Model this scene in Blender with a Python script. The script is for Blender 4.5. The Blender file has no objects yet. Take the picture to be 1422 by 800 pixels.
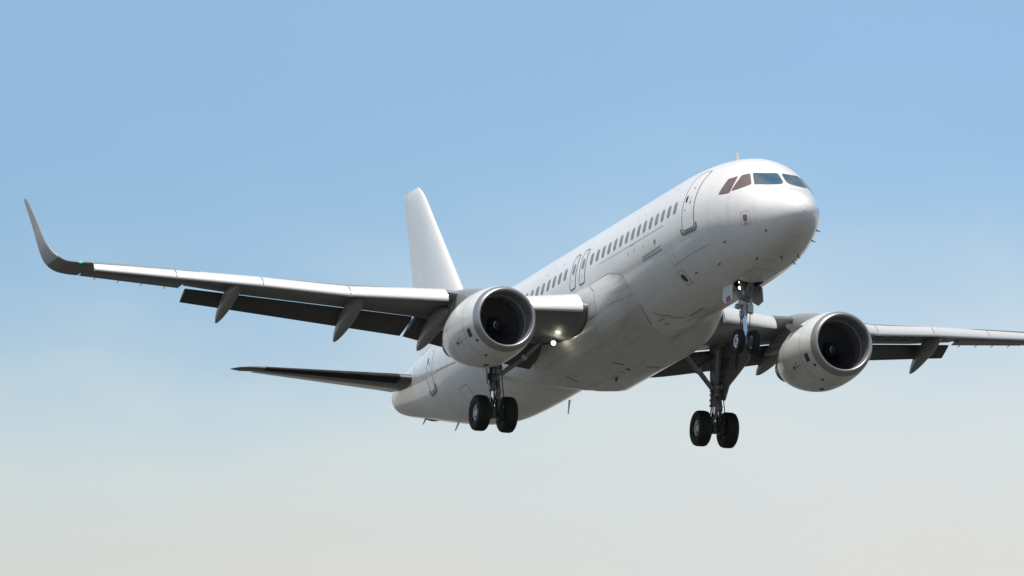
import bpy, bmesh, math, random
from mathutils import Vector, Matrix
random.seed(7)
PI = math.pi
SC = bpy.context.scene
COL = SC.collection
def R(d): return math.radians(d)

# ------------------------------------------------------------------ camera
cam = bpy.data.cameras.new('camera'); camo = bpy.data.objects.new('camera', cam); COL.objects.link(camo)
camo.location = (0, 0, 1.7)
camo.rotation_euler = (1.743370090393457, -0.013329406656762889, -0.002323343921592391)
cam.sensor_width = 36; cam.lens = 345.6145
cam.clip_start = 0.5; cam.clip_end = 60000
SC.camera = camo

# ------------------------------------------------------------------ sun and sky
SUN_DIR = Vector((-0.14, -0.25, 0.957)).normalized()          # towards the sun
sun = bpy.data.lights.new('sun', 'SUN'); suno = bpy.data.objects.new('sun', sun); COL.objects.link(suno)
sun.energy = 4.2; sun.angle = R(0.53); sun.color = (1.0, 0.945, 0.85)
suno.rotation_euler = SUN_DIR.to_track_quat('Z', 'Y').to_euler(); suno.location = (0, 100, 400)

W = bpy.data.worlds.new('World'); SC.world = W; W.use_nodes = True
nt = W.node_tree; nt.nodes.clear()
def wn(t, **k):
    n = nt.nodes.new(t)
    for a, b in k.items(): setattr(n, a, b)
    return n
L = nt.links.new
out = wn('ShaderNodeOutputWorld'); bg = wn('ShaderNodeBackground'); bg.inputs['Strength'].default_value = 0.12
sky = wn('ShaderNodeTexSky', sky_type='NISHITA'); sky.sun_disc = False
sky.sun_elevation = math.asin(SUN_DIR.z); sky.sun_rotation = math.atan2(SUN_DIR.x, SUN_DIR.y)
sky.air_density = 1.0; sky.dust_density = 2.0; sky.ozone_density = 1.0
tc = wn('ShaderNodeTexCoord'); sp = wn('ShaderNodeSeparateXYZ'); L(tc.outputs['Generated'], sp.inputs[0])
def wm(op, a, b=None, clamp=False):
    n = wn('ShaderNodeMath', operation=op); n.use_clamp = clamp
    for i, v in enumerate((a, b)):
        if v is None: continue
        if isinstance(v, (int, float)): n.inputs[i].default_value = v
        else: L(v, n.inputs[i])
    return n.outputs[0]
# haze on the horizon: pale below 8 degrees, clearing to blue, with soft uneven banks
nz = wn('ShaderNodeTexNoise'); nz.inputs['Scale'].default_value = 22; nz.inputs['Detail'].default_value = 4; nz.inputs['Roughness'].default_value = .5
mp = wn('ShaderNodeMapping'); mp.inputs['Scale'].default_value = (1, 1, 2.0); L(tc.outputs['Generated'], mp.inputs[0]); L(mp.outputs[0], nz.inputs['Vector'])
bank = wm('MULTIPLY', wm('SUBTRACT', nz.outputs['Fac'], .5), .028)
h = wm('ADD', sp.outputs['Z'], bank)
h = wm('ADD', h, wm('MULTIPLY', sp.outputs['X'], -.02))
t = wm('DIVIDE', wm('SUBTRACT', h, .135), .07, True)
ramp = wn('ShaderNodeValToRGB'); L(t, ramp.inputs[0])
cr = ramp.color_ramp; cr.interpolation = 'B_SPLINE'
def s2l(c): return tuple(((v/255+.055)/1.055)**2.4 if v > 10 else v/255/12.92 for v in c) + (1,)
stops = [(0.0, (225, 222, 214)), (.14, (219, 221, 218)), (.28, (216, 225, 227)), (.37, (206, 221, 229)), (.47, (183, 209, 230)), (.60, (160, 197, 229)), (.78, (152, 191, 228)), (1.0, (152, 191, 227))]
while len(cr.elements) > 1: cr.elements.remove(cr.elements[-1])
cr.elements[0].position = 0; cr.elements[0].color = s2l(stops[0][1])
for p_, c_ in stops[1:]:
    e = cr.elements.new(p_); e.color = s2l(c_)
veil = wn('ShaderNodeMix', data_type='RGBA', blend_type='MULTIPLY'); L(wm('ADD', wm('SUBTRACT', .36, wm('MULTIPLY', sp.outputs['X'], 11.0)), wm('MULTIPLY', bank, 14), True), veil.inputs[0])
L(ramp.outputs[0], veil.inputs[6]); veil.inputs[7].default_value = (.915, .935, .92, 1)
bg2 = wn('ShaderNodeBackground'); L(veil.outputs[2], bg2.inputs['Color']); bg2.inputs['Strength'].default_value = 1.0
L(sky.outputs[0], bg.inputs['Color'])
mx = wn('ShaderNodeMixShader')
clear = wm('DIVIDE', wm('SUBTRACT', sp.outputs['Z'], .24), .30, True)
L(clear, mx.inputs[0]); L(bg2.outputs[0], mx.inputs[1]); L(bg.outputs[0], mx.inputs[2]); L(mx.outputs[0], out.inputs[0])

# ------------------------------------------------------------------ colour management
SC.view_settings.view_transform = 'Standard'; SC.view_settings.look = 'None'
SC.view_settings.exposure = 0.0; SC.view_settings.gamma = 1.0; SC.view_settings.use_curve_mapping = False
SC.render.engine = 'CYCLES'

# ------------------------------------------------------------------ materials
class NT:
    def __init__(s, name):
        s.m = bpy.data.materials.new(name); s.m.use_nodes = True; s.t = s.m.node_tree
        s.b = s.t.nodes['Principled BSDF']
    def n(s, t, **k):
        n = s.t.nodes.new(t)
        for a, b in k.items(): setattr(n, a, b)
        return n
    def l(s, a, b): s.t.links.new(a, b)
    def math(s, op, a, b=None, clamp=False):
        n = s.n('ShaderNodeMath', operation=op); n.use_clamp = clamp
        for i, v in enumerate((a, b)):
            if v is None: continue
            if isinstance(v, (int, float)): n.inputs[i].default_value = v
            else: s.l(v, n.inputs[i])
        return n.outputs[0]
    def mix(s, f, a, b, bt='MIX'):
        n = s.n('ShaderNodeMix', data_type='RGBA', blend_type=bt)
        for i, v in ((0, f), (6, a), (7, b)):
            if isinstance(v, (int, float, tuple)): n.inputs[i].default_value = v
            else: s.l(v, n.inputs[i])
        return n.outputs[2]
    def noise(s, sc, det=4, scale=(1, 1, 1), rough=.55):
        tcn = s.n('ShaderNodeTexCoord'); mpn = s.n('ShaderNodeMapping'); mpn.inputs['Scale'].default_value = scale
        s.l(tcn.outputs['Object'], mpn.inputs[0])
        n = s.n('ShaderNodeTexNoise'); n.inputs['Scale'].default_value = sc; n.inputs['Detail'].default_value = det; n.inputs['Roughness'].default_value = rough
        s.l(mpn.outputs[0], n.inputs['Vector']); return n.outputs['Fac']
    def rng(s, v, a, b, c, d):
        n = s.n('ShaderNodeMapRange'); n.inputs[1].default_value = a; n.inputs[2].default_value = b; n.inputs[3].default_value = c; n.inputs[4].default_value = d
        s.l(v, n.inputs[0]); return n.outputs[0]
    def bump(s, hgt, st, dist):
        n = s.n('ShaderNodeBump'); n.inputs['Strength'].default_value = st; n.inputs['Distance'].default_value = dist
        s.l(hgt, n.inputs['Height']); s.l(n.outputs[0], s.b.inputs['Normal'])
def c4(v): return (v, v, v, 1) if isinstance(v, (int, float)) else tuple(v) + (1,)
def simple(name, col, rough=.5, metal=0, coat=0, var=.12, vs=3.0, scale=(1, 1, 1)):
    k = NT(name); b = k.b
    n = k.noise(vs, 5, scale)
    k.l(k.mix(k.rng(n, .3, .75, 0, 1), c4(tuple(x*(1-var) for x in c4(col)[:3])), c4(tuple(min(.95, x*(1+var*.6)) for x in c4(col)[:3]))), b.inputs['Base Color'])
    k.l(k.rng(n, .3, .7, max(.02, rough*.85), min(1, rough*1.15)), b.inputs['Roughness'])
    b.inputs['Metallic'].default_value = metal
    if coat: b.inputs['Coat Weight'].default_value = coat; b.inputs['Coat Roughness'].default_value = .08
    return k.m
def skin(name, col, period=2.13, rows=9, seam=.16, dirt=.10, coat=.5, rough=.38, axis='X', zc=4.43, streak=(.35, 2.2, 2.2), drip=0, wave=.35):
    """painted aircraft skin: panel seams, grime drawn out along the airflow, slight waviness of the sheet"""
    k = NT(name); b = k.b
    tcn = k.n('ShaderNodeTexCoord'); s = k.n('ShaderNodeSeparateXYZ'); k.l(tcn.outputs['Object'], s.inputs[0])
    def line(v, per, wd):
        m = k.math('PINGPONG', v, per/2)
        return k.math('LESS_THAN', m, wd)
    l1 = line(k.math('ADD', s.outputs['X'], .37), period, .010)
    lines = l1
    if rows:
        ang = k.math('ARCTAN2', s.outputs['Y'], k.math('SUBTRACT', s.outputs['Z'], zc))
        lines = k.math('MAXIMUM', l1, line(k.math('ADD', ang, .11), 2*PI/rows, .004))
    g1 = k.noise(1.3, 6, streak, .6); g2 = k.noise(5.0, 5, (.12, 1.6, 1.6), .65); g3 = k.noise(.35, 3)
    d = k.math('ADD', k.rng(g1, .42, .75, 0, .6), k.math('MULTIPLY', k.rng(g2, .5, .8, 0, .7), k.rng(g3, .35, .65, .1, 1)), True)
    base = k.mix(k.math('MULTIPLY', d, dirt*3), c4(col), c4((col[0]*.62, col[1]*.6, col[2]*.55)))
    if drip:                                                   # rain streaks running down the flanks, warm scuffs
        g4 = k.noise(1.0, 6, (3.2, .5, .22), .62); g5 = k.noise(.5, 3)
        base = k.mix(k.math('MULTIPLY', k.math('MULTIPLY', k.rng(g4, .48, .72, 0, 1), k.rng(g5, .38, .62, 0, 1)), drip*3), base, c4((col[0]*.66, col[1]*.64, col[2]*.60)))
    base = k.mix(k.math('MULTIPLY', lines, seam*2), base, c4((.22, .22, .22)))
    k.l(base, b.inputs['Base Color'])
    k.l(k.rng(d, 0, 1, rough*.9, rough*1.3), b.inputs['Roughness'])
    b.inputs['Coat Weight'].default_value = coat; b.inputs['Coat Roughness'].default_value = .10
    wv = k.noise(1.1, 2, (.8, 1, 1))
    k.bump(wv, wave, .02)
    return k.m
M = {}
M['white'] = skin('fuselage_white_paint', (.82, .81, .785), seam=.07, drip=.16)
M['fair'] = skin('fairing_white_paint', (.70, .69, .665), period=1.6, rows=14, seam=.14, dirt=.30, wave=.8, coat=.6, zc=4.2)  # heavy dirt value: grime plus mottled dark reflections put into the colour
M['tailwhite'] = skin('tail_white_paint', (.82, .815, .80), period=30, rows=0, seam=.1, dirt=.05, streak=(1, 1, .5))
M['nac'] = skin('nacelle_pale_paint', (.74, .75, .72), period=40, rows=0, dirt=.12)
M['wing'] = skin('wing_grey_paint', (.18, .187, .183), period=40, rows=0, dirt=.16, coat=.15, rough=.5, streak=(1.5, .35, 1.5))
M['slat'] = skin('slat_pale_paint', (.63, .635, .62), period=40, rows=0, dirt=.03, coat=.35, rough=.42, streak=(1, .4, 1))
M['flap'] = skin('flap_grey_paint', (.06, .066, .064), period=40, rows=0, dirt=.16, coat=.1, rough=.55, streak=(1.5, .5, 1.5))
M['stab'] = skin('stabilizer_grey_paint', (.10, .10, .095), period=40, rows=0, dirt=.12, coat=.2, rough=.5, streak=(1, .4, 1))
M['canoe'] = skin('track_fairing_grey_paint', (.25, .26, .255), period=40, rows=0, dirt=.2, coat=.25, rough=.45)
M['glass'] = None
M['lip'] = simple('intake_lip_metal', (.42, .42, .415), .42, .75, var=.04, vs=1)
M['duct'] = simple('intake_acoustic_liner', (.24, .24, .25), .5, .1, var=.15)
M['ductedge'] = simple('intake_joint_ring', (.55, .55, .56), .4, .3)
M['fan'] = simple('fan_blade_titanium', (.20, .20, .205), .4, .5)
M['spin'] = simple('spinner_black', (.03, .03, .032), .3)
M['swirl'] = simple('spinner_white_mark', (.62, .62, .61), .5)
M['hot'] = simple('exhaust_metal', (.10, .095, .09), .4, .8, var=.3)
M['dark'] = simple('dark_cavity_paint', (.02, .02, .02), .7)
M['rub'] = simple('door_seal_rubber', (.07, .075, .075), .7)
M['stain'] = simple('grime_streak', (.42, .41, .385), .6, 0, 0, .3)
M['faint'] = simple('faint_seam_paint', (.66, .66, .65), .45)
M['win'] = simple('cabin_window_shade', (.235, .235, .235), .35, 0, .2)
M['winfr'] = simple('cabin_window_frame', (.30, .31, .32), .5)
M['tyre'] = simple('tyre_rubber', (.009, .009, .0095), .75, var=.35, vs=8)
M['rim'] = simple('wheel_rim_paint', (.66, .66, .63), .4, .1, var=.2, vs=12)
M['gear'] = simple('landing_gear_grey', (.24, .25, .255), .4, .25, var=.35, vs=9)
M['ngear'] = simple('nose_gear_pale_grey', (.50, .51, .51), .35, .2, var=.3, vs=9)
M['nrim'] = simple('nose_wheel_white_rim', (.84, .84, .82), .4, 0, var=.1, vs=12)
M['geardk'] = simple('landing_gear_greasy', (.10, .10, .10), .5, .3, var=.4, vs=9)
M['chrome'] = simple('oleo_chrome', (.75, .75, .76), .12, 1.0)
M['red'] = simple('red_marking_paint', (.55, .05, .05), .5)
M['pink'] = simple('faded_red_marking', (.60, .26, .25), .5)
M['black'] = simple('black_marking_paint', (.02, .02, .022), .5)
M['grey'] = simple('mid_grey_marking', (.20, .205, .21), .5)
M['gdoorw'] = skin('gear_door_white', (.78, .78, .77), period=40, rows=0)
M['alu'] = simple('bare_aluminium', (.55, .55, .55), .35, .8)
def glassmat(name, c1, c2, seed):
    k = NT(name); b = k.b
    n = k.noise(1.6, 3, (1, 1, 1.6)); r = k.n('ShaderNodeValToRGB'); k.l(n, r.inputs[0])
    r.color_ramp.elements[0].position = .36; r.color_ramp.elements[0].color = c4(c1)
    r.color_ramp.elements[1].position = .66; r.color_ramp.elements[1].color = c4(c2)
    k.l(r.outputs[0], b.inputs['Base Color']); b.inputs['Roughness'].default_value = .06
    b.inputs['Specular IOR Level'].default_value = .5; b.inputs['Coat Weight'].default_value = .3; b.inputs['Coat Roughness'].default_value = .03
    return k.m
M['glass'] = glassmat('windscreen_glass', (.04, .095, .16), (.13, .16, .14), 1)  # mottled reflections painted into the pane colour
M['glassb'] = glassmat('side_window_glass', (.19, .10, .08), (.17, .14, .13), 2)
def emit(name, col, st):
    k = NT(name); b = k.b; b.inputs['Base Color'].default_value = c4(col)
    n = k.noise(20, 2); b.inputs['Emission Color'].default_value = c4(col); k.l(k.rng(n, 0, 1, st*.9, st*1.1), b.inputs['Emission Strength'])
    return k.m
M['lamp'] = emit('lit_landing_lamp', (1.0, .96, .78), 4)
M['lampw'] = emit('lit_taxi_lamp', (1.0, 1.0, .97), 4)
M['green'] = emit('lit_green_lamp', (.01, 1.0, .22), .6)
M['redl'] = emit('lit_red_lamp', (1.0, .03, .03), .6)

# ------------------------------------------------------------------ mesh helpers
XO, ZO = 16.0, 4.43                                            # root sits under the main wheels
def V(xa, ys, z): return (XO - xa, -ys, z + ZO)                 # x aft of the nose, y to starboard, z above the hull axis
def link(name, me, parent=None):
    o = bpy.data.objects.new(name, me); COL.objects.link(o)
    if parent: o.parent = parent
    return o
class MB:
    def __init__(s): s.v = []; s.f = []; s.mi = []; s.cur = 0
    def add(s, vs, fs):
        o = len(s.v); s.v += [tuple(q) for q in vs]
        for f in fs: s.f.append(tuple(i+o for i in f)); s.mi.append(s.cur)
    def build(s, name, mats, parent=None, recalc=True, sharp=35, outward=None):
        me = bpy.data.meshes.new(name); me.from_pydata(s.v, [], s.f)
        if not isinstance(mats, (list, tuple)): mats = [mats]
        for m in mats: me.materials.append(m)
        me.polygons.foreach_set('material_index', s.mi)
        bm = bmesh.new(); bm.from_mesh(me)
        bmesh.ops.remove_doubles(bm, verts=bm.verts, dist=1e-5)
        if recalc: bmesh.ops.recalc_face_normals(bm, faces=bm.faces)
        if outward is not None:
            for f in bm.faces:
                if f.normal.dot(outward(f.calc_center_median())) < 0: f.normal_flip()
        bm.to_mesh(me); bm.free()
        me.polygons.foreach_set('use_smooth', [True]*len(me.polygons))
        if sharp: me.set_sharp_from_angle(angle=R(sharp))
        me.update(); return link(name, me, parent)
    def loft(s, rings, closed=True, cap0=True, cap1=True):
        n = len(rings[0]); o = len(s.v); fs = []
        for r in rings: s.v += [tuple(q) for q in r]
        m = n if closed else n-1
        for i in range(len(rings)-1):
            for j in range(m):
                k = (j+1) % n
                fs.append((o+i*n+j, o+i*n+k, o+(i+1)*n+k, o+(i+1)*n+j))
        if cap0: fs.append(tuple(o+j for j in range(n))[::-1])
        if cap1: fs.append(tuple(o+(len(rings)-1)*n+j for j in range(n)))
        s.f += fs; s.mi += [s.cur]*len(fs)
    def tube(s, pts, r, n=10, r1=None, cap=True):
        pts = [Vector(p) for p in pts]; rings = []
        rs = r if isinstance(r, (list, tuple)) else [r + ((r1-r)*i/(len(pts)-1) if r1 is not None else 0) for i in range(len(pts))]
        ref = None
        for i, p in enumerate(pts):
            d = (pts[min(i+1, len(pts)-1)] - pts[max(i-1, 0)]).normalized()
            if ref is None:
                ref = d.cross(Vector((0, 0, 1)) if abs(d.z) < .9 else Vector((1, 0, 0))).normalized()
            a = (ref - d*ref.dot(d)).normalized(); b = d.cross(a)
            rings.append([p + (a*math.cos(2*PI*j/n) + b*math.sin(2*PI*j/n))*rs[i] for j in range(n)])
        s.loft(rings, True, cap, cap)
    def box(s, c, e, rot=None, bev=0):
        c = Vector(c); hx, hy, hz = (q/2 for q in e)
        if bev:
            b = min(bev, hx*.8, hy*.8, hz*.8); rings = []
            for z, k in ((-hz, b), (-hz+b, 0), (hz-b, 0), (hz, b)):
                X, Y = hx-k, hy-k
                rings.append([(X-b, -Y, z), (X, -Y+b, z), (X, Y-b, z), (X-b, Y, z), (-X+b, Y, z), (-X, Y-b, z), (-X, -Y+b, z), (-X+b, -Y, z)])
            rings = [[c + (rot @ Vector(q) if rot else Vector(q)) for q in r] for r in rings]
            s.loft(rings)
        else:
            vs = [Vector((x, y, z)) for x in (-hx, hx) for y in (-hy, hy) for z in (-hz, hz)]
            vs = [c + (rot @ q if rot else q) for q in vs]
            s.add(vs, [(0, 1, 3, 2), (4, 6, 7, 5), (0, 4, 5, 1), (2, 3, 7, 6), (0, 2, 6, 4), (1, 5, 7, 3)])
    def revolve(s, prof, org, axis='x', n=64, closed=False, xs=1):
        """prof: list of (along, radius[, drop]); axis x runs aft from org"""
        rings = []
        for q in prof:
            a, r = q[0], q[1]; dz = q[2] if len(q) > 2 else 0
            ring = []
            for j in range(n):
                t_ = 2*PI*j/n
                if axis == 'x': ring.append(V(org[0]+a, org[1]+r*math.sin(t_), org[2]+dz+r*math.cos(t_)))
                elif axis == 'y': ring.append(V(org[0]+r*math.sin(t_), org[1]+a, org[2]+r*math.cos(t_)))
            rings.append(ring)
        s.loft(rings, True, not closed and prof[0][1] > 1e-4 and False, False)
    def plate(s, poly, thick, nrm):
        """flat prism: poly of 3D points extruded +-thick/2 along nrm"""
        nrm = Vector(nrm).normalized()*thick/2; n = len(poly)
        vs = [Vector(q)+nrm for q in poly] + [Vector(q)-nrm for q in poly]
        fs = [tuple(range(n)), tuple(range(2*n-1, n-1, -1))] + [(i, n+i, n+(i+1) % n, (i+1) % n) for i in range(n)]
        s.add(vs, fs)

# ------------------------------------------------------------------ ground (never in frame, lights the belly from below)
def ground():
    k = NT('grass_field'); b = k.b
    n1 = k.noise(.01, 6); n2 = k.noise(.8, 6); n3 = k.noise(.0015, 3)
    g = k.mix(k.rng(n1, .35, .65, 0, 1), (.040, .041, .034, 1), (.058, .055, .048, 1))
    g = k.mix(k.rng(n2, .3, .7, 0, .5), g, (.030, .031, .024, 1))
    g = k.mix(k.rng(n3, .5, .56, 0, .8), g, (.075, .071, .066, 1))
    k.l(g, b.inputs['Base Color']); b.inputs['Roughness'].default_value = .9
    mb = MB(); N = 24; ext = 24000
    xs = [math.copysign(abs(i/N)**2.2, i)*ext for i in range(-N, N+1)]
    vs = [(x, y+200, 0) for x in xs for y in xs]; w = len(xs)
    mb.add(vs, [(i*w+j, (i+1)*w+j, (i+1)*w+j+1, i*w+j+1) for i in range(w-1) for j in range(w-1)])
    o = mb.build('ground', k.m, recalc=False, sharp=0); o['kind'] = 'structure'
ground()

# ------------------------------------------------------------------ hull shape
PROF = [(0.0,-.74,-.74,-.74,0.0),(0.03,-.59,-.89,-.74,.155),(.1,-.47,-1.01,-.73,.285),(.25,-.31,-1.16,-.72,.445),(.5,-.13,-1.33,-.69,.625),(.9,.07,-1.52,-.62,.84),
(1.3,.25,-1.65,-.54,1.01),(1.7,.54,-1.75,-.45,1.15),(2.1,.88,-1.83,-.36,1.29),(2.5,1.18,-1.89,-.28,1.42),(3.0,1.45,-1.95,-.2,1.57),(3.6,1.66,-2.0,-.12,1.71),(4.4,1.83,-2.04,-.05,1.83),(5.2,1.94,-2.06,0,1.915),(6.2,2.02,-2.07,0,1.965),(7.4,2.07,-2.07,0,1.975),
(23.5,2.07,-2.07,0,1.975),(25.0,2.07,-2.06,.03,1.97),(26.5,2.07,-2.02,.08,1.94),(28,2.04,-1.86,.16,1.87),(30,1.94,-1.48,.32,1.66),(32,1.82,-1.02,.52,1.35),(34,1.70,-.53,.72,1.02),(35.5,1.60,-.16,.84,.76),(36.8,1.46,.17,.89,.53),(37.4,1.34,.37,.9,.42),(37.57,1.25,.47,.9,.34)]
_X = [q[0] for q in PROF]
def _slopes(c):
    h = [_X[i+1]-_X[i] for i in range(len(_X)-1)]; d = [(PROF[i+1][c]-PROF[i][c])/h[i] for i in range(len(h))]
    m = [d[0]] + [0]*(len(_X)-2) + [d[-1]]
    for i in range(1, len(_X)-1):
        if d[i-1]*d[i] > 0:
            w1 = 2*h[i]+h[i-1]; w2 = h[i]+2*h[i-1]; m[i] = (w1+w2)/(w1/d[i-1]+w2/d[i])
    return m
_SL = {c: _slopes(c) for c in (1, 2, 3, 4)}
def hull(x):
    x = min(max(x, 0), _X[-1]); i = 0
    while i < len(_X)-2 and _X[i+1] <= x: i += 1
    h = _X[i+1]-_X[i]; t_ = (x-_X[i])/h; r = []
    for c in (1, 2, 3, 4):
        y0, y1, m0, m1 = PROF[i][c], PROF[i+1][c], _SL[c][i], _SL[c][i+1]
        r.append((2*t_**3-3*t_**2+1)*y0+(t_**3-2*t_**2+t_)*h*m0+(-2*t_**3+3*t_**2)*y1+(t_**3-t_**2)*h*m1)
    return r                                                   # top, bottom, mid, half width
def S0(x, a):                                                  # a = angle from the keel, + to starboard
    zt, zb, zm, w = hull(x); c = math.cos(a)
    return Vector((x, w*math.sin(a), zm-(zm-zb)*c if c > 0 else zm-(zt-zm)*c))
def Snrm(x, a):
    e = 1e-3; dx = S0(x+e, a)-S0(max(x-e, 0), a); da = S0(x, a+e)-S0(x, a-e)
    n = dx.cross(da).normalized(); zm = hull(x)[2]
    p = S0(x, a)-Vector((x, 0, zm))
    return n if n.dot(p) > 0 else -n
def S(x, a, off=0):
    p = S0(x, a)
    if off: p = p + Snrm(x, a)*off
    return p
def az(x, z, side=1):
    zt, zb, zm, w = hull(x)
    c = (zm-z)/(zm-zb) if z < zm else -(z-zm)/(zt-zm)
    return side*math.acos(max(-1, min(1, c)))
def ay(x, y): return math.asin(max(-1, min(1, y/hull(x)[3])))
def chaikin(p, it):
    for _ in range(it):
        q = []
        for i in range(len(p)):
            a, b = p[i], p[(i+1) % len(p)]
            q += [(a[0]*.75+b[0]*.25, a[1]*.75+b[1]*.25), (a[0]*.25+b[0]*.75, a[1]*.25+b[1]*.75)]
        p = q
    return p
def dens(p, step):
    q = []
    for i in range(len(p)):
        a, b = p[i], p[(i+1) % len(p)]; d = math.hypot(b[0]-a[0], (b[1]-a[1])*1.8); n = max(1, int(d/step))
        q += [(a[0]+(b[0]-a[0])*k/n, a[1]+(b[1]-a[1])*k/n) for k in range(n)]
    return q
AR = 2.0
def grow(p, d):                                                # offset an outline in (x, angle) by d metres outward
    n = len(p); q = []
    ar = sum(p[i][0]*p[(i+1) % n][1]-p[(i+1) % n][0]*p[i][1] for i in range(n)); sg = 1 if ar > 0 else -1
    for i in range(n):
        a, b = p[i-1], p[(i+1) % n]; tx, ty = b[0]-a[0], (b[1]-a[1])*AR; l_ = math.hypot(tx, ty) or 1
        q.append((p[i][0]+sg*ty/l_*d, p[i][1]-sg*tx/l_*d/AR))
    return q
def rrect(x0, x1, z0, z1, r, side=1, n=5, use='z'):
    pts = []
    for cx, cz, a0 in ((x1-r, z1-r, 0), (x0+r, z1-r, 90), (x0+r, z0+r, 180), (x1-r, z0+r, 270)):
        for k in range(n+1):
            t_ = R(a0+90*k/n); pts.append((cx+r*math.cos(t_), cz+r*math.sin(t_)))
    return pts
def to_a(pts, side=1): return [(x, az(x, z, side)) for x, z in pts]
def to_ay(pts): return [(x, ay(x, y)) for x, y in pts]
def out_from_axis(c): 
    return Vector((0, c.y, c.z-ZO+.1)) if c.x < XO-2.5 else Vector((.8, c.y, c.z-ZO+.4))
def patch(name, outline, off, mat, parent, step=.09, surf=S, mb=None, hole=None):
    """piece of skin standing off metres proud of the hull, with its edge turned down to the skin"""
    own = mb is None; mb = mb or MB()
    o = dens(outline, step); n = len(o)
    cx = sum(q[0] for q in o)/n; ca = sum(q[1] for q in o)/n
    if hole is None:
        ks = [1, .8, .55, .3]
        rings = [[V(*surf(x, a, .001)) for x, a in o]]
        rings += [[V(*surf(cx+(x-cx)*k, ca+(a-ca)*k, off)) for x, a in o] for k in ks]
        mb.loft(rings, True, False, False)
        b = len(mb.v); mb.v.append(V(*surf(cx, ca, off)))
        mb.add([], []); 
        base = b-n
        for j in range(n): mb.f.append((base+j, base+(j+1) % n, b)); mb.mi.append(mb.cur)
    else:
        i_ = grow(o, -hole)
        mb.loft([[V(*surf(x, a, .001)) for x, a in o], [V(*surf(x, a, off)) for x, a in o], [V(*surf(x, a, off)) for x, a in i_], [V(*surf(x, a, .001)) for x, a in i_]], True, False, False)
    if own: return mb.build(name, mat, parent, recalc=False, outward=out_from_axis)
def stripe(pts, w, off, mb, surf=S, step=.12):
    """thin painted or rubber strip along a polyline in (x, angle)"""
    q = []
    for i in range(len(pts)-1):
        a, b = pts[i], pts[i+1]; n = max(1, int(math.hypot(b[0]-a[0], (b[1]-a[1])*AR)/step))
        q += [(a[0]+(b[0]-a[0])*k/n, a[1]+(b[1]-a[1])*k/n) for k in range(n)]
    q.append(pts[-1]); r0 = []; r1 = []
    for i in range(len(q)):
        a, b = q[max(i-1, 0)], q[min(i+1, len(q)-1)]; tx, ty = b[0]-a[0], (b[1]-a[1])*AR; l_ = math.hypot(tx, ty) or 1
        r0.append(V(*surf(q[i][0]+ty/l_*w/2, q[i][1]-tx/l_*w/2/AR, off))); r1.append(V(*surf(q[i][0]-ty/l_*w/2, q[i][1]+tx/l_*w/2/AR, off)))
    mb.loft([r0, r1], False, False, False)

# ------------------------------------------------------------------ the aircraft
jet = bpy.data.objects.new('passenger_jet', None); COL.objects.link(jet)
jet.empty_display_size = 2
jet.location = (3.61622325, 311.01796566, 51.36595848)
jet.rotation_euler = (0.0, -0.05235987755982989, -1.2276683702093198)
jet['label'] = 'white twin-engine passenger jet with upturned wingtips, landing gear lowered in the sky'
jet['category'] = 'airplane'

def fuselage():
    mb = MB(); NA = 120
    xs = sorted(set([round(q, 4) for q in [0.004, .012, .03, .06, .1, .15, .2] + [.25+.07*i for i in range(100)] + [7.3+.4*i for i in range(41)] + [23.7+.2*i for i in range(69)] + [37.45, 37.52, 37.57] if q <= 37.57] + [4.6, 5.9]))
    ring = lambda x: [V(*S(x, 2*PI*j/NA)) for j in range(NA)]
    idx = len(mb.v); rows = [ring(x) for x in xs]
    for r in rows: mb.v += r
    for i in range(len(xs)-1):
        for j in range(NA):
            k = (j+1) % NA
            a = (2*PI*(j+.5)/NA+PI) % (2*PI)-PI
            if 4.6 <= (xs[i]+xs[i+1])/2 <= 5.9 and abs(a) < R(12.1): continue      # nose gear well
            mb.f.append((i*NA+j, i*NA+k, (i+1)*NA+k, (i+1)*NA+j)); mb.mi.append(0)
    b = len(mb.v); mb.v.append(V(0, 0, -.74)); 
    for j in range(NA): mb.f.append((b, (j+1) % NA, j)); mb.mi.append(0)
    n0 = (len(xs)-1)*NA
    # tail exhaust: a short recessed pipe
    c = [V(37.57, .25*math.sin(2*PI*j/NA), .86-.28*math.cos(2*PI*j/NA)) for j in range(NA)]
    d = [V(37.2, .24*math.sin(2*PI*j/NA), .86-.27*math.cos(2*PI*j/NA)) for j in range(NA)]
    b = len(mb.v); mb.v += c + d; mb.cur = 1
    for j in range(NA):
        k = (j+1) % NA
        mb.f += [(n0+j, n0+k, b+k, b+j), (b+j, b+k, b+NA+k, b+NA+j)]; mb.mi += [0, 1]
    mb.f.append(tuple(b+NA+j for j in range(NA))); mb.mi.append(1)
    return mb.build('fuselage', [M['white'], M['hot']], jet, recalc=True, sharp=40)
fus = fuselage()

# well of the nose gear: a dark box open below
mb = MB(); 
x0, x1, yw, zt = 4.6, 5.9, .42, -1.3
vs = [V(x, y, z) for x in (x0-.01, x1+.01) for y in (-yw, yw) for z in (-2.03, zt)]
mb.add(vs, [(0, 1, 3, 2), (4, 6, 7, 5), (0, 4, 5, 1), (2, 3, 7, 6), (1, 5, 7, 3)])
mb.build('gear_well', M['dark'], fus, recalc=False, sharp=30)

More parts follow.
